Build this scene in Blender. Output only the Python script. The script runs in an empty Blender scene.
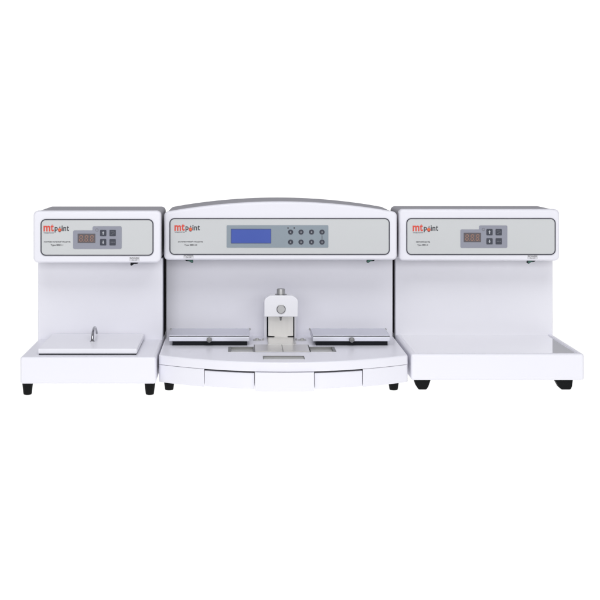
import bpy, bmesh, math
from mathutils import Vector, Matrix

# ------------------------------------------------------------------ scene, camera, world, lamps
SC = bpy.context.scene
COL = SC.collection
FPX = 1326.0            # focal length in photo pixels (600 px wide)
PX, PY = 240.0, 140.0   # vanishing point of the photograph
EYE = 0.58              # height of the lens above the table
BACK = 3.2              # distance from the lens to the plane y = 0

cam_d = bpy.data.cameras.new('camera')
cam = bpy.data.objects.new('camera', cam_d)
COL.objects.link(cam)
cam.location = (0, -BACK, EYE)
cam.rotation_euler = (math.radians(90), 0, 0)
cam_d.sensor_width = 36
cam_d.lens = 36 * FPX / 600
cam_d.shift_x = (300 - PX) / 600
cam_d.shift_y = -(300 - PY) / 600
cam_d.clip_end = 100
SC.camera = cam

world = bpy.data.worlds.new('World')
SC.world = world
world.use_nodes = True
wn, wl = world.node_tree.nodes, world.node_tree.links
bg = wn['Background']
tc = wn.new('ShaderNodeTexCoord')
sx = wn.new('ShaderNodeSeparateXYZ')
rp = wn.new('ShaderNodeValToRGB')
wl.new(tc.outputs['Generated'], sx.inputs[0])
wl.new(sx.outputs['Z'], rp.inputs[0])
e = rp.color_ramp.elements     # white studio walls, a duller ceiling over them
e[0].position = 0.1075; e[0].color = (1, 1, 1, 1)
e[1].position = 0.122; e[1].color = (0.36, 0.36, 0.39, 1)
k = rp.color_ramp.elements.new(0.6); k.color = (0.45, 0.45, 0.49, 1)
rf = wn.new('ShaderNodeMapRange')      # the room behind the camera is dimmer than the white wall behind the instruments
rf.inputs['From Min'].default_value = 0.0; rf.inputs['From Max'].default_value = -0.35
rf.inputs['To Min'].default_value = 0.0; rf.inputs['To Max'].default_value = 1.0
wl.new(sx.outputs['Y'], rf.inputs['Value'])
rm_ = wn.new('ShaderNodeMix'); rm_.data_type = 'RGBA'
wl.new(rf.outputs[0], rm_.inputs['Factor']); wl.new(rp.outputs[0], rm_.inputs['A'])
rm_.inputs['B'].default_value = (0.10, 0.10, 0.11, 1)
wl.new(rm_.outputs['Result'], bg.inputs[0])
bg.inputs[1].default_value = 1.10

def area(name, loc, target, size, power, col=(1, 1, 1)):
    d = bpy.data.lights.new(name, 'AREA')
    d.shape = 'RECTANGLE'; d.size, d.size_y = size
    d.energy = power; d.color = col
    o = bpy.data.objects.new(name, d); COL.objects.link(o)
    o.location = loc
    o.rotation_euler = (Vector(target) - Vector(loc)).to_track_quat('-Z', 'Y').to_euler()
    return o
area('softbox', (-1.0, -3.7, 1.05), (0.1, 0, 0.25), (2.2, 1.2), 28.5, (1, 1, 1))
area('softbox', (1.2, -3.7, 1.05), (0.2, 0, 0.25), (2.2, 1.2), 28.5, (1, 1, 1))
area('softbox', (0.15, -1.5, 2.3), (0.15, -0.05, 0.1), (2.8, 1.2), 31, (1, 1, 1))

SC.view_settings.view_transform = 'Standard'
SC.view_settings.look = 'None'
SC.view_settings.exposure = 0.07
SC.view_settings.gamma = 1.0

# ------------------------------------------------------------------ coordinates
def X(px, d): return (px - PX) * d / FPX
def Z(py, d): return EYE - (py - PY) * d / FPX
def Y(d): return d - BACK

# ------------------------------------------------------------------ materials
def srgb(c):
    return tuple((v / 255 / 12.92) if v / 255 <= 0.04045 else ((v / 255 + 0.055) / 1.055) ** 2.4 for v in c) + (1,)

def mat(name, col, rough=0.4, metal=0.0, spec=0.5, var=0.03, scale=30, bump=0.0, bscale=900, emit=None, stretch=None, coat=0.0):
    m = bpy.data.materials.new(name); m.use_nodes = True
    n, l = m.node_tree.nodes, m.node_tree.links
    b = n['Principled BSDF']
    b.inputs['Roughness'].default_value = rough
    b.inputs['Metallic'].default_value = metal
    b.inputs['Specular IOR Level'].default_value = spec
    b.inputs['Coat Weight'].default_value = coat
    b.inputs['Coat Roughness'].default_value = 0.12
    t = n.new('ShaderNodeTexCoord'); mp = n.new('ShaderNodeMapping')
    if stretch: mp.inputs['Scale'].default_value = stretch
    l.new(t.outputs['Object'], mp.inputs[0])
    nz = n.new('ShaderNodeTexNoise'); nz.inputs['Scale'].default_value = scale; nz.inputs['Detail'].default_value = 4
    l.new(mp.outputs[0], nz.inputs['Vector'])
    r = n.new('ShaderNodeMapRange')
    r.inputs['To Min'].default_value = 1 - var; r.inputs['To Max'].default_value = 1 + var
    l.new(nz.outputs['Fac'], r.inputs['Value'])
    mx = n.new('ShaderNodeMix'); mx.data_type = 'RGBA'; mx.blend_type = 'MULTIPLY'; mx.inputs['Factor'].default_value = 1
    mx.inputs['A'].default_value = tuple(col[:3]) + (1,)
    l.new(r.outputs[0], mx.inputs['B'])
    l.new(mx.outputs['Result'], b.inputs['Base Color'])
    r2 = n.new('ShaderNodeMapRange')
    r2.inputs['To Min'].default_value = max(0.02, rough * 0.82); r2.inputs['To Max'].default_value = rough * 1.18
    l.new(nz.outputs['Fac'], r2.inputs['Value']); l.new(r2.outputs[0], b.inputs['Roughness'])
    if bump:
        n2 = n.new('ShaderNodeTexNoise'); n2.inputs['Scale'].default_value = bscale; n2.inputs['Detail'].default_value = 2
        l.new(mp.outputs[0], n2.inputs['Vector'])
        bp = n.new('ShaderNodeBump'); bp.inputs['Strength'].default_value = bump; bp.inputs['Distance'].default_value = 0.0004
        l.new(n2.outputs['Fac'], bp.inputs['Height']); l.new(bp.outputs[0], b.inputs['Normal'])
    if emit:
        b.inputs['Emission Color'].default_value = tuple(emit[0]) + (1,)
        b.inputs['Emission Strength'].default_value = emit[1]
    return m

M = {}
M['white'] = mat('white_paint', (0.825, 0.823, 0.888), 0.33, var=0.012, scale=9, bump=0.12, bscale=500)
M['white2'] = mat('white_lid_paint', (0.84, 0.84, 0.89), 0.3, var=0.012, scale=9, bump=0.1, bscale=500)
M['shell'] = mat('grey_textured_paint', (0.375, 0.37, 0.395), 0.7, spec=0.12, var=0.05, scale=14, bump=0.4, bscale=900)
M['side'] = mat('side_gap_shade', (0.035, 0.035, 0.05), 0.6, spec=0.2, var=0.05)  # near-black colour puts the shade of the gaps onto the column sides
M['panel'] = mat('silver_panel_film', (0.60, 0.615, 0.625), 0.5, spec=0.3, var=0.025, scale=6)
M['border'] = mat('panel_edge_line', (0.055, 0.055, 0.075), 0.5, var=0.05)
M['keypad'] = mat('keypad_film', (0.285, 0.295, 0.355), 0.42, spec=0.35, var=0.03, scale=12)
M['keypad2'] = mat('blue_grey_keypad_film', (0.265, 0.315, 0.36), 0.42, spec=0.35, var=0.05, scale=5)
M['button'] = mat('button_film', (0.035, 0.04, 0.06), 0.35, var=0.08)
M['symbol'] = mat('symbol_ink', (0.42, 0.44, 0.48), 0.5)
M['dimsym'] = mat('dim_symbol_ink', (0.13, 0.14, 0.17), 0.5)
M['ink'] = mat('dark_ink', (0.05, 0.05, 0.06), 0.5)
M['greyink'] = mat('grey_ink', (0.17, 0.17, 0.19), 0.5)
M['red'] = mat('red_ink', (0.68, 0.075, 0.05), 0.5)
M['orange'] = mat('orange_ink', (0.75, 0.25, 0.03), 0.5)
M['lcd'] = mat('blue_lcd', (0.04, 0.07, 0.30), 0.25, var=0.06, scale=20, emit=((0.045, 0.09, 0.36), 0.3))
M['lcdrim'] = mat('lcd_bezel', (0.05, 0.08, 0.24), 0.4)
M['ledbase'] = mat('led_window', (0.11, 0.095, 0.105), 0.3, var=0.05)
M['led'] = mat('led_segment', (0.27, 0.155, 0.12), 0.4, emit=((0.9, 0.35, 0.15), 0.03))
M['traysteel'] = mat('tray_steel', (0.56, 0.56, 0.55), 0.5, metal=0.6, var=0.06, scale=40, stretch=(1, 12, 12))
M['trayedge'] = mat('tray_edge_steel', (0.24, 0.24, 0.24), 0.5, metal=0.6, var=0.06)
M['steel'] = mat('brushed_steel', (0.60, 0.595, 0.58), 0.30, metal=1, var=0.05, scale=40, stretch=(1, 12, 12), bump=0.15, bscale=300)
M['steeld'] = mat('dull_steel', (0.46, 0.46, 0.465), 0.42, metal=1, var=0.06, scale=60, stretch=(1, 10, 10))
M['warmsteel'] = mat('warm_satin_steel', (0.655, 0.645, 0.63), 0.30, metal=0.65, var=0.05, scale=25, stretch=(6, 6, 1))
M['lidsteel'] = mat('satin_aluminium', (0.70, 0.71, 0.78), 0.36, metal=0.8, var=0.03, scale=40, stretch=(1, 12, 12))
M['plate'] = mat('anodised_cold_plate', (0.88, 0.88, 0.89), 0.07, metal=0.95, var=0.03, scale=10)
M['chrome'] = mat('chrome', (0.40, 0.40, 0.42), 0.14, metal=1, var=0.05)
M['rubber'] = mat('black_rubber', (0.006, 0.0065, 0.0065), 0.6, spec=0.12, var=0.15, scale=80)
M['black'] = mat('black_plastic', (0.006, 0.007, 0.011), 0.5, spec=0.15, var=0.1)
M['label'] = mat('clear_label_film', (0.66, 0.66, 0.70), 0.3, var=0.03)
M['green'] = mat('green_rocker', (0.035, 0.11, 0.09), 0.3, spec=0.5)
M['shut'] = mat('drawer_gap', (0.10, 0.10, 0.12), 0.7)
m = mat('glowing_white_ground', (0.12, 0.12, 0.12), 0.8, spec=0.0, var=0.0, emit=((1, 1, 1), 0.915))  # glow added so the ground stays pure white without shadows
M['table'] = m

# ------------------------------------------------------------------ mesh helpers
def finish(name, bm, mats, parent=None, smooth=True, ang=40):
    bmesh.ops.recalc_face_normals(bm, faces=bm.faces)
    lim = math.radians(ang)
    for f in bm.faces: f.smooth = smooth
    for ed in bm.edges:
        if len(ed.link_faces) == 2 and ed.calc_face_angle(0) > lim: ed.smooth = False
    me = bpy.data.meshes.new(name); bm.to_mesh(me); bm.free()
    if not isinstance(mats, (list, tuple)): mats = [mats]
    for q in mats: me.materials.append(M[q])
    o = bpy.data.objects.new(name, me); COL.objects.link(o)
    if parent is not None:
        o.parent = parent
        o.matrix_parent_inverse = parent.matrix_world.inverted() if parent.type == 'EMPTY' and parent.parent is None else Matrix.Identity(4)
        if parent.type == 'EMPTY':
            o.matrix_parent_inverse = Matrix.Translation(-Vector(parent.location))
    if smooth:
        w = o.modifiers.new('normals', 'WEIGHTED_NORMAL'); w.keep_sharp = True
    return o

def add_box(bm, x0, x1, y0, y1, z0, z1, bev=0.0, seg=3, mi=0, edges=None):
    vs = [bm.verts.new((x, y, z)) for x in (x0, x1) for y in (y0, y1) for z in (z0, z1)]
    F = [(0, 1, 3, 2), (4, 6, 7, 5), (0, 4, 5, 1), (2, 3, 7, 6), (0, 2, 6, 4), (1, 5, 7, 3)]
    fs = [bm.faces.new([vs[i] for i in f]) for f in F]
    for f in fs: f.material_index = mi
    if bev:
        es = list({ed for f in fs for ed in f.edges})
        if edges: es = [ed for ed in es if edges(ed)]
        bmesh.ops.bevel(bm, geom=es, offset=bev, segments=seg, profile=0.5, affect='EDGES', clamp_overlap=True)
    return vs

def box(name, m_, parent, x0, x1, y0, y1, z0, z1, bev=0.001, seg=3, edges=None):
    bm = bmesh.new(); add_box(bm, x0, x1, y0, y1, z0, z1, bev, seg, 0, edges)
    return finish(name, bm, m_, parent)

def add_prism(bm, pts, axis, a0, a1, bev=0.0, seg=3, mi=0, sel=None):
    """polygon pts extruded along axis: 'y' pts=(x,z); 'z' pts=(x,y); 'x' pts=(y,z)"""
    def P(p, a):
        if axis == 'y': return (p[0], a, p[1])
        if axis == 'z': return (p[0], p[1], a)
        return (a, p[0], p[1])
    A = [bm.verts.new(P(p, a0)) for p in pts]; B = [bm.verts.new(P(p, a1)) for p in pts]
    fs = [bm.faces.new(A), bm.faces.new(B[::-1])]
    n = len(pts)
    for i in range(n): fs.append(bm.faces.new((A[i], A[(i + 1) % n], B[(i + 1) % n], B[i])))
    for f in fs: f.material_index = mi
    if bev:
        es = list({ed for f in fs[:2] for ed in f.edges})
        if sel: es = [ed for ed in es if sel(ed)]
        bmesh.ops.recalc_face_normals(bm, faces=fs)
        r = bmesh.ops.bevel(bm, geom=es, offset=bev, segments=seg, profile=0.5, affect='EDGES', clamp_overlap=True)
        for f in r['faces']: f.material_index = mi

def fillet(pts, rad, n=6):
    """round the corners of a polygon; rad a number or a list"""
    out = []; N = len(pts)
    for i in range(N):
        r = rad[i] if isinstance(rad, (list, tuple)) else rad
        p = Vector(pts[i]); a = Vector(pts[i - 1]) - p; b = Vector(pts[(i + 1) % N]) - p
        if r <= 0: out.append(tuple(p)); continue
        la, lb = a.length, b.length; a.normalize(); b.normalize()
        th = a.angle(b)
        if th > 3.1: out.append(tuple(p)); continue
        t = min(r / math.tan(th / 2), la * 0.49, lb * 0.49); rr = t * math.tan(th / 2)
        c = p + (a + b).normalized() * (rr / math.sin(th / 2))
        s = p + a * t; e_ = p + b * t
        v0 = s - c; v1 = e_ - c
        an = v0.angle_signed(v1) if v0.length > 0 else 0
        for k_ in range(n + 1):
            v = v0.copy(); v.rotate(Matrix.Rotation(-an * k_ / n, 2)); out.append(tuple(c + v))
    return out

def rrect(x0, x1, z0, z1, r, n=6): return fillet([(x0, z0), (x1, z0), (x1, z1), (x0, z1)], r, n)

def add_lathe(bm, prof, c, axis='z', n=24, mi=0):
    """prof = [(radius, along axis)], closed with caps"""
    rings = []
    for r, a in prof:
        ring = []
        for i in range(n):
            t = 2 * math.pi * i / n
            u, v = r * math.cos(t), r * math.sin(t)
            p = (c[0] + u, c[1] + v, c[2] + a) if axis == 'z' else (c[0] + u, c[1] + a, c[2] + v)
            ring.append(bm.verts.new(p))
        rings.append(ring)
    for a, b in zip(rings, rings[1:]):
        for i in range(n):
            bm.faces.new((a[i], a[(i + 1) % n], b[(i + 1) % n], b[i])).material_index = mi
    bm.faces.new(rings[0][::-1]).material_index = mi; bm.faces.new(rings[-1]).material_index = mi

def lathe(name, m_, parent, prof, c, axis='z', n=28):
    bm = bmesh.new(); add_lathe(bm, prof, c, axis, n)
    return finish(name, bm, m_, parent)

def add_ring(bm, c, r0, r1, y0, y1, n=24, mi=0):
    """flat ring in the x-z plane"""
    V = []
    for i in range(n):
        t = 2 * math.pi * i / n; cs, sn = math.cos(t), math.sin(t)
        V.append([bm.verts.new((c[0] + r * cs, y, c[1] + r * sn)) for r, y in ((r0, y0), (r1, y0), (r1, y1), (r0, y1))])
    for i in range(n):
        a, b = V[i], V[(i + 1) % n]
        for q in range(4): bm.faces.new((a[q], a[(q + 1) % 4], b[(q + 1) % 4], b[q])).material_index = mi

def add_frame(bm, outer, inner, y0, y1, mi=0):
    """border between two polygons of equal length in the x-z plane"""
    n = len(outer); V = []
    for o_, i_ in zip(outer, inner):
        V.append([bm.verts.new((p[0], y, p[1])) for p, y in ((i_, y0), (o_, y0), (o_, y1), (i_, y1))])
    for i in range(n):
        a, b = V[i], V[(i + 1) % n]
        for q in range(4): bm.faces.new((a[q], a[(q + 1) % 4], b[(q + 1) % 4], b[q])).material_index = mi

def add_text(bm, s, x0, x1, z0, z1, y, depth=0.0003, mi=0, fit_h=True, bold=0.0):
    """lettering fitted into a box of the x-z plane, facing -y; returns nothing"""
    cu = bpy.data.curves.new('t', 'FONT'); cu.body = s; cu.size = 1; cu.extrude = 0.0; cu.offset = bold
    cu.resolution_u = 4
    to = bpy.data.objects.new('t', cu); COL.objects.link(to)
    bpy.context.view_layer.update()
    me = bpy.data.meshes.new_from_object(to.evaluated_get(bpy.context.evaluated_depsgraph_get()))
    bpy.data.objects.remove(to); bpy.data.curves.remove(cu)
    xs = [v.co.x for v in me.vertices]; ys = [v.co.y for v in me.vertices]
    if not xs: return
    ax, bx, ay, by = min(xs), max(xs), min(ys), max(ys)
    sx_ = (x1 - x0) / (bx - ax); sz_ = (z1 - z0) / (by - ay)
    nb = bmesh.new(); nb.from_mesh(me); bpy.data.meshes.remove(me)
    r = bmesh.ops.extrude_face_region(nb, geom=nb.faces[:])
    top = {v for v in r['geom'] if isinstance(v, bmesh.types.BMVert)}
    for v in nb.verts:
        v.co = Vector((x0 + (v.co.x - ax) * sx_, y - (depth if v in top else 0), z0 + (v.co.y - ay) * sz_))
    mp = {}
    for v in nb.verts: mp[v] = bm.verts.new(v.co)
    for f in nb.faces:
        try: bm.faces.new([mp[v] for v in f.verts]).material_index = mi
        except ValueError: pass
    nb.free()

def bake_cut(o, cutters):
    """cut real pockets into a mesh and keep the result as plain mesh data"""
    cs = []
    for c in cutters:
        bm = bmesh.new(); add_box(bm, *c); bmesh.ops.recalc_face_normals(bm, faces=bm.faces)
        me = bpy.data.meshes.new('cut'); bm.to_mesh(me); bm.free()
        co = bpy.data.objects.new('cut', me); COL.objects.link(co); cs.append(co)
        md = o.modifiers.new('cut', 'BOOLEAN'); md.operation = 'DIFFERENCE'; md.object = co; md.solver = 'EXACT'
    wn_ = o.modifiers.get('normals')
    if wn_: o.modifiers.remove(wn_)
    pinv = o.parent; par = o.matrix_parent_inverse.copy(); o.parent = None; o.matrix_parent_inverse = Matrix.Identity(4)
    bpy.context.view_layer.update()
    me = bpy.data.meshes.new_from_object(o.evaluated_get(bpy.context.evaluated_depsgraph_get()))
    o.modifiers.clear(); old = o.data; me.name = old.name; o.data = me; bpy.data.meshes.remove(old)
    o.parent = pinv; o.matrix_parent_inverse = par
    for c in cs: bpy.data.objects.remove(c)
    bm = bmesh.new(); bm.from_mesh(me)
    for f in bm.faces: f.smooth = True
    for ed in bm.edges: ed.smooth = not (len(ed.link_faces) == 2 and ed.calc_face_angle(0) > math.radians(40))
    bm.to_mesh(me); bm.free()
    w = o.modifiers.new('normals', 'WEIGHTED_NORMAL'); w.keep_sharp = True

def thing(name, label, cat, loc):
    o = bpy.data.objects.new(name, None); COL.objects.link(o)
    o.location = loc; o['label'] = label; o['category'] = cat
    bpy.context.view_layer.update()
    return o

# ------------------------------------------------------------------ the table (setting)
bm = bmesh.new()
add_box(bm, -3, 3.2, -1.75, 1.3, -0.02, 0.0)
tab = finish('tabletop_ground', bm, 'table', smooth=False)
tab['kind'] = 'structure'
tab.name = 'ground'

# ------------------------------------------------------------------ shared parts
def head(t, x0, x1, d0, d1, ztop, zbot, colx0, colx1, dcol, zbase, arch=None):
    """grey shell + white front bezel + white column face + dark column sides"""
    yf, yb, yc = Y(d0), Y(d1), Y(dcol)
    r = 0.011
    if arch:
        cx, hw, sag = arch; N = 28
        top = [(x1 - (x1 - x0) * i / N, 0) for i in range(N + 1)]
        top = [(x, ztop - sag * ((x - cx) / hw) ** 2) for x, _ in top]
        def outl(ins, r_):
            pts = [(x0 + ins, zbot + ins), (x1 - ins, zbot + ins)] + [(min(max(x, x0 + ins), x1 - ins), z - ins) for x, z in top]
            rad = [r_, r_] + [0] * len(top); rad[2] = r_ * 1.0; rad[-1] = r_ * 1.0
            pts2 = [p for i, p in enumerate(pts) if i not in (3, len(pts) - 2)]
            rad2 = [q for i, q in enumerate(rad) if i not in (3, len(rad) - 2)]
            return fillet(pts2, rad2, 6)
    else:
        def outl(ins, r_): return rrect(x0 + ins, x1 - ins, zbot + ins, ztop - ins, r_)
    bm = bmesh.new()
    yfr = yf + 0.020
    add_prism(bm, outl(0, r), 'y', yf, yfr, 0.006, 4, sel=lambda ed: all(v.co.y < yf + 0.001 for v in ed.verts))
    finish('front_bezel', bm, 'white', t)
    bm = bmesh.new()
    add_prism(bm, outl(0.0016, r), 'y', yfr, yb, 0.008, 3, sel=lambda ed: all(v.co.y > yb - 0.001 for v in ed.verts))
    finish('head_shell', bm, 'shell', t)
    # column
    bm = bmesh.new()
    add_box(bm, colx0, colx1, yc, yc + 0.024, zbase, zbot + 0.004, 0.003, 3, edges=lambda ed: all(v.co.y < yc + 0.001 for v in ed.verts) and abs(ed.verts[0].co.z - ed.verts[1].co.z) > 0.02)
    finish('column_panel', bm, 'white', t)
    bm = bmesh.new()
    add_box(bm, colx0 + 0.001, colx1 - 0.001, yc + 0.024, yb - 0.004, zbase, zbot + 0.004, 0.0)
    finish('column_shell', bm, 'side', t)

def panel(t, x0, x1, z0, z1, yf):
    """silver film with its dark outline, a hair proud of the bezel"""
    bm = bmesh.new()
    r = 0.0125; w = 0.0027
    add_prism(bm, rrect(x0 + w, x1 - w, z0 + w, z1 - w, r - w), 'y', yf - 0.0011, yf + 0.001)
    p = finish('control_panel', bm, 'panel', t)
    bm = bmesh.new()
    add_frame(bm, rrect(x0, x1, z0, z1, r), rrect(x0 + w, x1 - w, z0 + w, z1 - w, r - w), yf - 0.0016, yf + 0.001)
    finish('panel_border', bm, 'border', p)
    return p

def logo(p, d, lx, ty, yf):
    """red mt, dark point with a ringed o; lx = left pixel, ty = top pixel in the photo"""
    def ex(a): return X(lx + a, d)
    def ez(a): return Z(ty + a, d)
    bm = bmesh.new(); y = yf - 0.0012
    add_text(bm, 'm', ex(0), ex(6.7), ez(7.2), ez(1.5), y, mi=0, bold=0.03)
    add_text(bm, 't', ex(7.0), ex(10.3), ez(7.2), ez(0), y, mi=0, bold=0.03)
    add_text(bm, 'p', ex(11.1), ex(14.2), ez(8.2), ez(2.7), y, mi=1, bold=0.022)
    add_text(bm, 'i', ex(18.0), ex(19.2), ez(6.8), ez(1.3), y, mi=1, bold=0.022)
    add_text(bm, 'n', ex(19.8), ex(22.7), ez(6.8), ez(2.7), y, mi=1, bold=0.022)
    add_text(bm, 't', ex(23.1), ex(25.4), ez(6.8), ez(1.5), y, mi=1, bold=0.022)
    s = d / FPX
    add_ring(bm, (ex(16.1), ez(5.6)), 0.75 * s, 1.75 * s, y - 0.0003, y, mi=0)
    add_ring(bm, (ex(16.1), ez(5.6)), 0.05 * s, 0.75 * s, y - 0.0002, y, mi=2)
    add_prism(bm, [(ex(14.6), ez(6.6)), (ex(15.4), ez(7.9)), (ex(16.9), ez(7.9)), (ex(17.7), ez(6.6)), (ex(16.9), ez(7.3)), (ex(15.4), ez(7.3))], 'y', y - 0.0004, y, mi=1)
    add_prism(bm, [(ex(15.6), ez(3.6)), (ex(16.4), ez(1.6)), (ex(17.0), ez(3.6))], 'y', y - 0.0003, y, mi=1)
    add_text(bm, 'технологии', ex(0.1), ex(10.4), ez(9.3), ez(8.0), y, mi=3)
    finish('logo', bm, ['red', 'ink', 'orange', 'greyink'], p, smooth=False)

def caption(p, d, yf, a, b):
    bm = bmesh.new(); y = yf - 0.0012
    for s, x0, x1, y0, y1 in (a, b): add_text(bm, s, X(x0, d), X(x1, d), Z(y1, d), Z(y0, d), y, bold=0.02)
    finish('caption', bm, 'ink', p, smooth=False)

SEG = {'a': (1, 9, 0), 'g': (1, 5, 0), 'd': (1, 1, 0)}
def add_digit(bm, cx, cz, w, h, y, mi=0):
    th = w * 0.25; sl = 0.08
    def hb(z): 
        x0, x1 = cx - w / 2 + th * 0.7, cx + w / 2 - th * 0.7; o_ = (z - cz) * sl
        add_prism(bm, [(x0 + o_, z), (x0 + th / 2 + o_, z - th / 2), (x1 - th / 2 + o_, z - th / 2), (x1 + o_, z), (x1 - th / 2 + o_, z + th / 2), (x0 + th / 2 + o_, z + th / 2)], 'y', y - 0.0003, y, mi=mi)
    def vb(x, z0, z1):
        o0, o1 = (z0 - cz) * sl, (z1 - cz) * sl
        add_prism(bm, [(x + o0, z0), (x + th / 2 + o0, z0 + th / 2), (x + th / 2 + o1, z1 - th / 2), (x + o1, z1), (x - th / 2 + o1, z1 - th / 2), (x - th / 2 + o0, z0 + th / 2)], 'y', y - 0.0003, y, mi=mi)
    g = th * 0.12
    for z in (cz - h / 2, cz, cz + h / 2): hb(z)
    for x in (cx - w / 2 + th * 0.5, cx + w / 2 - th * 0.5):
        vb(x, cz + g + th * .3, cz + h / 2 - g); vb(x, cz - h / 2 + g, cz - g - th * .3)
    add_box(bm, cx + w / 2 + th * 0.35, cx + w / 2 + th * 1.1, y - 0.0003, y, cz - h / 2 - th / 2, cz - h / 2 + th * 0.3, mi=mi)

def keypad(p, d, yf, x0, x1, xs, yt, ys, yb, disp, bx, bz, ind):
    """stepped keypad film with LED read-out, indicator and four buttons (photo pixels)"""
    r = 0.0035
    y = yf - 0.0011
    pts = [(X(x0, d), Z(yb, d)), (X(x1, d), Z(yb, d)), (X(x1, d), Z(yt, d)), (X(xs, d), Z(yt, d)), (X(xs, d), Z(ys, d)), (X(x0, d), Z(ys, d))]
    bm = bmesh.new(); add_prism(bm, fillet(pts, [r, r, r, r, 0.0015, r], 5), 'y', y - 0.0007, y)
    finish('keypad', bm, 'keypad', p)
    y -= 0.0007
    bm = bmesh.new()
    a, b, c, e_ = disp
    add_prism(bm, rrect(X(a, d), X(b, d), Z(e_, d), Z(c, d), 0.001, 3), 'y', y - 0.0006, y, mi=0)
    w = (b - a) / 3.55
    for i in range(3):
        add_digit(bm, X(a + (b - a) * (0.19 + 0.305 * i), d), Z((c + e_) / 2, d), w * 0.70 * d / FPX, (e_ - c) * 0.62 * d / FPX, y - 0.0006, 1)
    finish('display', bm, ['ledbase', 'led'], p, smooth=False)
    bm = bmesh.new(); add_ring(bm, (X(ind[0], d), Z(ind[1], d)), 0.0027, 0.0037, y - 0.0003, y)
    finish('indicator', bm, 'greyink', p)
    k_ = 0
    for (za, zb_) in bz:
        for (xa, xb) in bx:
            bm = bmesh.new()
            add_prism(bm, rrect(X(xa, d), X(xb, d), Z(zb_, d), Z(za, d), 0.0015, 3), 'y', y - 0.0008, y, mi=0)
            cx, cz = X((xa + xb) / 2, d), Z((za + zb_) / 2, d); s = d / FPX; yy = y - 0.0008
            if k_ == 0:
                add_prism(bm, [(cx - 1.2 * s, cz + .2 * s), (cx, cz + 1.8 * s), (cx + 1.2 * s, cz + .2 * s)], 'y', yy - 0.0003, yy, mi=1)
                add_box(bm, cx - .45 * s, cx + .45 * s, yy - 0.0003, yy, cz - 1.6 * s, cz + .2 * s, mi=1)
            elif k_ == 2:
                add_prism(bm, [(cx - 1.2 * s, cz - .2 * s), (cx, cz - 1.8 * s), (cx + 1.2 * s, cz - .2 * s)], 'y', yy - 0.0003, yy, mi=1)
                add_box(bm, cx - .45 * s, cx + .45 * s, yy - 0.0003, yy, cz - .2 * s, cz + 1.6 * s, mi=1)
            elif k_ == 1:
                for q in ((-1.9, 1.9, 1.1, 1.5), (1.5, 1.9, 0, 1.5), (-.6, 1.9, -.3, .1), (-1.9, -.6, -1.5, -1.1), (-.6, -.2, -1.5, .1)):
                    add_box(bm, cx + q[0] * s, cx + q[1] * s, yy - 0.0003, yy, cz + q[2] * s, cz + q[3] * s, mi=2)
            else:
                for q in ((-2, -.9), (-.55, .55), (.9, 2)):
                    add_box(bm, cx + q[0] * s, cx + q[1] * s, yy - 0.0003, yy, cz - .5 * s, cz + .5 * s, mi=2)
            finish('button', bm, ['button', 'symbol', 'dimsym'], p, smooth=False)
            k_ += 1

def switch(t, d, yf, cx, zb, green, text=True, flip=1):
    """small rocker under the lower edge of the head, with its printed label above"""
    s = d / FPX; x = X(cx, d)
    bm = bmesh.new(); z = zb
    pts = [(x - 4.2 * s * flip, z + 0.001), (x + 4.2 * s * flip, z + 0.001), (x + 2.6 * s * flip, z - 1.2 * s), (x - 0.6 * s * flip, z - 1.5 * s), (x - 3.2 * s * flip, z - 3.2 * s), (x - 4.4 * s * flip, z - 2.6 * s)]
    add_prism(bm, pts, 'y', yf + 0.006, yf + 0.02, 0.0008, 2)
    sw = finish('rocker_switch', bm, 'black', t)
    if green == 'green':
        bm = bmesh.new()
        add_prism(bm, [(x - 4.0 * s * flip, z - 0.3 * s), (x + 1.5 * s * flip, z - 0.2 * s), (x - 0.8 * s * flip, z - 1.2 * s), (x - 3.2 * s * flip, z - 2.6 * s), (x - 4.1 * s * flip, z - 2.2 * s)], 'y', yf + 0.0045, yf + 0.0062)
        finish('rocker', bm, 'green', sw)
    if text:
        bm = bmesh.new(); y = yf
        z0, z1 = z + 0.0046, z + 5.9 * s
        add_prism(bm, rrect(x - 5.3 * s, x + 5.3 * s, z0, z1, 0.001, 3), 'y', y - 0.0003, y + 0.0003, mi=0)
        add_text(bm, text, x - 4.4 * s, x + 4.4 * s, z1 - 2.2 * s, z1 - 0.5 * s, y - 0.0003, mi=1, depth=0.0002)
        add_text(bm, 'ON OFF', x - 2.7 * s, x + 2.7 * s, z1 - 3.7 * s, z1 - 2.7 * s, y - 0.0003, mi=1, depth=0.0002)
        finish('switch_label', bm, ['label', 'ink'], sw, smooth=False)

def cone_foot(t, x, y, z1, r=0.0120):
    lathe('foot', 'rubber', t, [(r * 0.55, 0.0), (r * 0.72, 0.0006), (r * 0.80, 0.003), (r * 1.0, z1 - 0.004), (r * 1.0, z1 + 0.001)], (x, y, 0), 'z')

# ================================================================== LEFT UNIT
D0 = 3.0
xl, xr = -0.4977, -0.1905
ztopb, zbotb = EYE - 0.491, EYE - 0.552
t = thing('heating_module', 'narrow white bench unit with a chrome hook handle on its flat white lid', 'lab instrument', ((xl + xr) / 2, Y(3.22), 0))
dh = 3.19
head(t, xl, xr, dh, 3.44, EYE - 0.1705, EYE - 0.2955, xl, xr, 3.265, ztopb - 0.002)
bm = bmesh.new()
add_box(bm, xl, xr, Y(D0), Y(3.435), zbotb, ztopb, 0.0055, 5)
finish('base', bm, 'white', t)
# lid
lx0, lx1 = X(38, 3.03), X(137, 3.03)
bm = bmesh.new(); add_box(bm, lx0, lx1, Y(3.028), Y(3.262), ztopb + 0.0028, ztopb + 0.0145, 0.0022, 3)
lid = finish('lid', bm, 'white2', t)
box('lid_gap_shade', 'black', lid, lx0 + 0.002, lx1 - 0.002, Y(3.030), Y(3.26), ztopb - 0.001, ztopb + 0.003, 0)  # black slab stands in for the shadow in the gap below the lid
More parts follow.
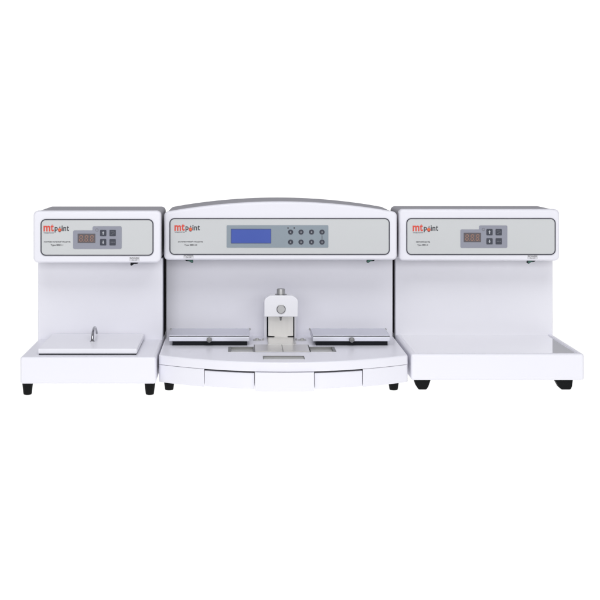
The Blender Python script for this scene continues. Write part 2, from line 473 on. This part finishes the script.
# arched handle, front to back
bm = bmesh.new()
zl = ztopb + 0.0145; hx = -0.3495
path = []
N = 20
for i in range(N + 1):
    a = i / N
    yy = Y(3.138) + (3.236 - 3.138) * (a ** 1.15)
    zz = zl + 0.0265 * math.sin(math.pi * min(1, a * 0.98 + 0.0)) ** 0.62
    path.append((Vector((hx, yy, zz)), 0.0036 - 0.0010 * a))
prev = None
for i, (p, r) in enumerate(path):
    q = path[min(i + 1, N)][0] - path[max(i - 1, 0)][0]; q.normalize()
    u = Vector((1, 0, 0)); v = q.cross(u).normalized()
    ring = [bm.verts.new(p + u * r * math.cos(2 * math.pi * j / 14) + v * r * math.sin(2 * math.pi * j / 14)) for j in range(14)]
    if prev:
        for j in range(14): bm.faces.new((prev[j], prev[(j + 1) % 14], ring[(j + 1) % 14], ring[j]))
    else: bm.faces.new(ring[::-1])
    prev = ring
bm.faces.new(prev)
add_lathe(bm, [(0.0062, 0), (0.0062, 0.0012), (0.004, 0.002)], (hx, Y(3.138), zl), 'z', 20)
finish('handle', bm, 'chrome', lid)
yf = Y(dh)
p = panel(t, X(40.6, dh), X(153.6, dh), Z(255.8, dh), Z(219.0, dh), yf)
logo(p, dh, 43.6, 224.2, yf)
caption(p, dh, yf, ('НАГРЕВАТЕЛЬНЫЙ МОДУЛЬ', 44, 70.6, 240.9, 242.6), ('Type MBC-1', 50.8, 63.2, 244.2, 246.2))
keypad(p, dh, yf, 73.2, 121.8, 92.6, 226.3, 230.4, 248.9, (77.8, 95.4, 233.6, 242.9),
       ((100.2, 106.4), (109.6, 115.9)), ((229.9, 236.1), (239.0, 245.3)), (97.0, 230.0))
switch(t, dh, yf, 134.5, EYE - 0.2955, 'black', 'POWER')
for x in (-0.484, -0.2055):
    for d in (3.022, 3.40): cone_foot(t, x, Y(d), zbotb)

# ================================================================== RIGHT UNIT
D0 = 3.043
xl, xr = 0.3924, 0.7906
zbotb = EYE - 0.552
t = thing('cooling_module', 'wide white bench unit with a bare recessed metal cold plate and no lid', 'lab instrument', ((xl + xr) / 2, Y(3.26), 0))
dh = 3.28
head(t, xl, xr, dh, 3.48, EYE - 0.1715, EYE - 0.299, xl, xr, 3.35, ztopb - 0.014)
bm = bmesh.new()
add_box(bm, xl, xr, Y(D0), Y(3.475), zbotb, ztopb, 0.0065, 5)
base = finish('base', bm, 'white', t)
rm = 0.0115
cuts = (xl + rm, xr - rm, Y(D0) + 0.014, Y(3.352), ztopb - 0.005, ztopb + 0.02)
bake_cut(base, [cuts])
box('cold_plate', 'plate', t, xl + rm, xr - rm, Y(D0) + 0.014, Y(3.351), ztopb - 0.006, ztopb - 0.0022, 0)
yf = Y(dh)
p = panel(t, X(406.2, dh), X(555.6, dh), Z(255.0, dh), Z(218.0, dh), yf)
logo(p, dh, 412.6, 224.0, yf)
caption(p, dh, yf, ('КРИОМОДУЛЬ', 416, 430, 241.2, 242.8), ('Type MBC-2', 417.2, 428, 244.2, 246.0))
keypad(p, dh, yf, 460.3, 507.2, 479.0, 225.4, 229.4, 247.8, (463.6, 480.8, 232.8, 242.0),
       ((486.3, 492.4), (495.4, 501.7)), ((229.0, 235.2), (238.1, 244.3)), (483.3, 229.4))
switch(t, dh, yf, 532.5, EYE - 0.299, 'green', 'POWER')
for prof in (((412.6, 381.2), (432.5, 381.2), (429.6, 383.2), (427.6, 386.6), (425.6, 388.3), (417.8, 388.3), (415.2, 386.0)),
             ((548.5, 381.2), (571.8, 381.2), (570.6, 386.6), (569.2, 388.3), (560.2, 388.3), (557.6, 387.0), (553.8, 383.0))):
    for d in (3.09, 3.40):
        zz = lambda py: max(0.0, (388.3 - py) / 7.1 * (zbotb + 0.001))
        pts = [(X(a, 3.095), zz(b)) for a, b in prof]
        bm = bmesh.new(); add_prism(bm, fillet(pts, 0.004, 3), 'y', Y(d) - 0.010, Y(d) + 0.012, 0.002, 3)
        finish('foot', bm, 'rubber', t)

# ================================================================== CENTRE UNIT
xl, xr = -0.1865, 0.3850
cx = (xl + xr) / 2; hw = (xr - xl) / 2
t = thing('embedding_station', 'large white bench unit with an arched top, blue screen and central dispensing tap', 'lab instrument', (cx, Y(3.26), 0))
dh = 3.25; dc = 3.344
head(t, xl, xr, dh, 3.53, EYE - 0.1510, EYE - 0.2945, xl, xr, dc, EYE - 0.4935, arch=(cx, hw, 0.0262))
DS, BOW = 3.04, 0.100
def bowd(x): return DS - BOW * (1 - ((x - cx) / hw) ** 2)
def front(xa, xb, off=0.0, n=16): return [(xa + (xb - xa) * i / n, Y(bowd(xa + (xb - xa) * i / n)) + off) for i in range(n + 1)]
ztop = EYE - 0.493; zseam = EYE - 0.5140; zbot = EYE - 0.5545
# upper cover
pts = [(xr, Y(3.52)), (xl, Y(3.52))] + front(xl, xr, 0, 36)
N_ = len(pts); rad = [0.004, 0.004, 0.012] + [0] * (N_ - 4) + [0.012]
pts = [p_ for i, p_ in enumerate(pts) if i not in (3, N_ - 2)]; rad = [q for i, q in enumerate(rad) if i not in (3, N_ - 2)]
bm = bmesh.new()
add_prism(bm, fillet(pts, rad, 5), 'z', zseam, ztop, 0.011, 5, sel=lambda ed: all(v.co.z > ztop - 0.001 for v in ed.verts))
cover = finish('base_cover', bm, 'white', t)
# pockets for the small trays and the slot
def xd(px, d): return X(px, d)
dA, dB = 3.084, 3.158
s_l = (xd(228, 3.10), xd(254.2, 3.10)); s_r = (xd(309.6, 3.10), xd(336.0, 3.10))
slot = (xd(263, 3.0), xd(304.6, 3.0))
bake_cut(cover, [(s_l[0], s_l[1], Y(dA), Y(dB), ztop - 0.006, ztop + 0.01), (s_r[0], s_r[1], Y(dA), Y(dB), ztop - 0.006, ztop + 0.01),
                 (slot[0], slot[1], Y(2.980), Y(3.024), ztop - 0.003, ztop + 0.01)])
def tray(name, a, b, d0_, d1_, depth, m_, wall=0.0022, dark=0):
    bm = bmesh.new(); y0, y1 = Y(d0_), Y(d1_); z0 = ztop - depth
    g = 0.0002
    a += g; b -= g; y0 += g; y1 -= g
    add_box(bm, a, b, y0, y1, z0 + g, z0 + 0.0014, mi=0)
    zt = ztop + 0.0008
    wl_, wr_ = (0.0065 if dark < 0 else wall), (0.0065 if dark > 0 else wall)  # wider dark end wall carries the shading of the recess in its colour
    add_box(bm, a, a + wl_, y0, y1, z0 + 0.0014, zt, mi=1); add_box(bm, b - wr_, b, y0, y1, z0 + 0.0014, zt, mi=1)
    add_box(bm, a + wl_, b - wr_, y0, y0 + wall, z0 + 0.0014, zt, mi=0); add_box(bm, a + wl_, b - wr_, y1 - wall * 1.6, y1, z0 + 0.0014, zt, mi=1)
    return finish(name, bm, [m_, 'trayedge'], t, smooth=False)
tray('mould_tray', s_l[0], s_l[1], dA, dB, 0.006, 'traysteel', dark=-1)
tray('mould_tray', s_r[0], s_r[1], dA, dB, 0.006, 'traysteel', dark=1)
tray('forceps_slot', slot[0], slot[1], 2.980, 3.024, 0.003, 'traysteel', 0.0012)
pl, pr, pm = xd(255, 3.12), xd(309, 3.12), xd(282.6, 3.12)
box('plate_surround', 'trayedge', t, pl - 0.0022, pr + 0.0022, Y(3.0815), Y(3.1890), ztop - 0.001, ztop + 0.0008, 0)
for a, b in ((pl, pm - 0.0008), (pm + 0.0008, pr)):
    box('work_plate', 'warmsteel', t, a, b, Y(3.084), Y(3.187), ztop - 0.001, ztop + 0.0018, 0.0006, 2)
# lower skirt with two drawer bays
e1, e2, e3, e4 = -0.0805, 0.0330, 0.1645, 0.2760
nt = 0.05
pts = [(xr, Y(3.50)), (xl, Y(3.50))] + front(xl, e1, 0.0012, 8) + front(e1, e2, nt, 8) + front(e2, e3, 0.0012, 6) + front(e3, e4, nt, 8) + front(e4, xr, 0.0012, 8)
n0 = len(pts); rad = [0.0] * n0; rad[2] = 0.012; rad[-1] = 0.012
keep = [i for i in range(n0) if i not in (3, n0 - 2)]
pts = [pts[i] for i in keep]; rad = [rad[i] for i in keep]
bm = bmesh.new(); add_prism(bm, fillet(pts, rad, 5), 'z', zbot, zseam - 0.0012, 0.0)
finish('base_skirt', bm, 'white', t, ang=30)
bm = bmesh.new()
add_prism(bm, [(xr - .003, Y(3.49)), (xl + .003, Y(3.49))] + front(xl + 0.003, xr - 0.003, 0.006, 24), 'z', zseam - 0.0014, zseam + 0.0004)
finish('seam_gasket', bm, 'greyink', t)
for a, b in ((e1, e2), (e3, e4)):
    g = 0.0013
    pts = front(a + g, b - g, 0.004, 10) + front(b - g, a + g, nt - 0.002, 10)
    bm = bmesh.new(); add_prism(bm, pts, 'z', zbot + 0.0006, zseam - 0.0045, 0.0012, 2)
    finish('drawer', bm, 'white', t, ang=30)
pts = front(e2 + 0.0004, e3 - 0.0004, -0.0065, 10) + front(e3 - 0.0004, e2 + 0.0004, 0.0008, 10)
bm = bmesh.new(); add_prism(bm, pts, 'z', zbot - 0.0022, zseam - 0.0014, 0.0012, 2)
finish('front_cover', bm, 'white', t, ang=30)
for x in (xd(169.2, 3.078), xd(393.6, 3.078)):
    for d in (3.078, 3.45): cone_foot(t, x, Y(d), zbot, 0.0125)
# lidded side trays
def side_lid(x0, x1):
    zt = EYE - 0.4686; z1 = EYE - 0.4825
    b_ = box('tray_well', 'black', t, x0 + 0.008, x1 - 0.006, Y(3.182), Y(3.300), ztop - 0.001, z1, 0.0005)
    l_ = box('tray_lid', 'lidsteel', t, x0, x1, Y(3.178), Y(3.296), z1, zt - 0.0028, 0.0012)
    box('lid_gap_shade', 'black', l_, x0 + 0.0015, x1 - 0.0015, Y(3.179), Y(3.2955), zt - 0.0029, zt - 0.0012, 0)  # black strip stands for the dark gap under the top plate
    box('lid_top', 'lidsteel', l_, x0 + 0.0006, x1 - 0.0006, Y(3.180), Y(3.295), zt - 0.0012, zt + 0.0006, 0.0005)
    c = ((x0 + x1) / 2, Y(3.178), (z1 + zt) / 2 - 0.002)
    lathe('knob', 'trayedge', l_, [(0.003, 0), (0.003, -0.006), (0.0055, -0.008), (0.0064, -0.011), (0.0055, -0.014), (0.002, -0.0152)], c, 'y', 24)
    for x in (x0 - 0.001, x1 + 0.001):
        lathe('hinge', 'steeld', l_, [(0.002, -0.003), (0.0026, -0.002), (0.0026, 0.002), (0.002, 0.003)], (x, Y(3.29), zt - 0.001), 'y', 14)
side_lid(X(169, 3.18), X(249.7, 3.18))
side_lid(X(312.6, 3.18), X(390.2, 3.18))
# small round wells
for px in (257.2, 302.2):
    x = X(px, 3.26)
    bm = bmesh.new()
    add_lathe(bm, [(0.0105, -0.001), (0.0105, 0.0010), (0.0098, 0.0016), (0.0045, 0.0022), (0.004, 0.0046), (0.003, 0.005)], (x, Y(3.265), ztop), 'z', 28)
    finish('thumb_screw', bm, 'traysteel', t)
    s_ = 1
    lathe('pin', 'steel', t, [(0.0022, -0.001), (0.0022, 0.004), (0.001, 0.005)], (x + (0.0145 if px < 280 else -0.0145), Y(3.262), ztop), 'z', 14)
# dispenser
hx0, hx1 = X(264.3, 3.22), X(297.9, 3.22); hc = (hx0 + hx1) / 2
yb = Y(dc) + 0.001
hz0, hz1 = EYE - 0.4294, Z(295.6, 3.22)
d_ = thing  # (parts below belong to the station)
bm = bmesh.new(); add_box(bm, hx0 + 0.0003, hx1 - 0.0003, Y(3.311), yb, ztop - 0.002, hz0 + 0.022, 0.0015, 3)
add_box(bm, hx0 + 0.004, hx1 - 0.004, Y(3.261), Y(3.312), hz0 + 0.003, hz0 + 0.021)
disp = finish('dispenser', bm, 'white', t)
bm = bmesh.new()
hp = fillet([(hx0, hz0), (hx1, hz0), (hx1, hz1 - 0.009), (hx1 - 0.013, hz1), (hx0 + 0.013, hz1), (hx0, hz1 - 0.009)], [0.0015, 0.0015, 0.012, 0.012, 0.012, 0.012], 7)
add_prism(bm, hp, 'y', Y(3.22), Y(3.262), 0.003, 4, sel=lambda ed: all(v.co.y < Y(3.221) for v in ed.verts))
finish('dispenser_head', bm, 'white2', disp)
bx0, bx1 = X(266.9, 3.31), X(294.3, 3.31)
box('back_frame', 'black', disp, bx0, bx1, Y(3.3085), Y(3.3112), ztop + 0.0005, hz0 + 0.001, 0)
zf = Z(337.3, 3.31)
bm = bmesh.new()
w = 0.0030; bxm0, bxm1 = X(274.5, 3.31), X(287.5, 3.31)
add_prism(bm, [(bx0 + w, zf + 0.0045), (bxm0, zf + 0.0035), (bxm0, zf), (bxm1, zf), (bxm1, zf + 0.0035), (bx1 - w, zf + 0.0045), (bx1 - w, hz0), (bx0 + w, hz0)], 'y', Y(3.306), Y(3.309))
finish('back_plate', bm, 'warmsteel', disp, smooth=False)
box('drip_plate', 'warmsteel', disp, bx0, bx1, Y(3.189), Y(3.308), ztop - 0.001, ztop + 0.0022, 0.0006, 2)
lathe('nozzle', 'trayedge', disp, [(0.0016, -0.013), (0.0022, -0.012), (0.0028, -0.005), (0.0050, -0.004), (0.0050, 0.001)], (hc, Y(3.25), hz0), 'z', 20)
bm = bmesh.new()
add_lathe(bm, [(0.0112, 0.001), (0.0112, -0.0012), (0.0098, -0.0022), (0.0090, -0.0012), (0.0015, -0.0012)], (hc, Y(3.22), Z(309.2, 3.22)), 'y', 36)
finish('badge', bm, 'steeld', disp)
kz = hz1 - 0.001
lathe('adjusting_knob', 'steeld', disp, [(0.0145, 0), (0.0145, 0.0022), (0.0102, 0.0030), (0.0098, 0.0145), (0.0092, 0.0155)], (hc, Y(3.238), kz), 'z', 32)
# head panel
yf = Y(dh)
p = panel(t, X(169.4, dh), X(389.8, dh), Z(254.9, dh), Z(218.0, dh), yf)
logo(p, dh, 174.4, 223.6, yf)
caption(p, dh, yf, ('ЗАЛИВОЧНЫЙ МОДУЛЬ', 178, 203, 240.8, 242.5), ('Type MBC-III', 184.4, 197, 244.2, 246.1))
y = yf - 0.0011
bm = bmesh.new(); add_prism(bm, rrect(X(226.6, dh), X(328.3, dh), Z(247.6, dh), Z(225.2, dh), 0.002, 3), 'y', y - 0.0007, y)
finish('keypad', bm, 'keypad2', p)
y -= 0.0007
bm = bmesh.new()
add_prism(bm, rrect(X(230.8, dh), X(271.2, dh), Z(243.4, dh), Z(228.8, dh), 0.0012, 3), 'y', y - 0.0005, y, mi=0)
add_prism(bm, rrect(X(231.6, dh), X(270.5, dh), Z(242.7, dh), Z(229.5, dh), 0.0008, 3), 'y', y - 0.0007, y - 0.0004, mi=1)
finish('screen', bm, ['lcdrim', 'lcd'], p, smooth=False)
for j, py in enumerate((232.0, 242.0)):
    for i, px in enumerate((290.6, 301.0, 311.5, 322.0)):
        bm = bmesh.new(); c = (X(px, dh), y, Z(py, dh))
        add_lathe(bm, [(0.0063, 0), (0.0061, -0.0009), (0.0052, -0.0014), (0.0046, -0.0010)], c, 'y', 24, 0)
        add_lathe(bm, [(0.0015, -0.0009), (0.0013, -0.0014)], c, 'y', 12, 1)
        finish('button', bm, ['button', 'symbol'], p)
bm = bmesh.new()
for px in (288.0, 294.2): lathe('keypad_dot', 'ink', p, [(0.0019, 0), (0.0017, -0.0004)], (X(px, dh), y, Z(228, dh)), 'y', 14)
add_box(bm, X(321.7, dh), X(322.3, dh), y - 0.0003, y, Z(239.0, dh), Z(235.2, dh))
finish('keypad_marking', bm, 'ink', p)
switch(t, dh, yf, 188.6, EYE - 0.2945, 'green', 'POWER', -1)
switch(t, dh, yf, 371.5, EYE - 0.2945, 'green', None)
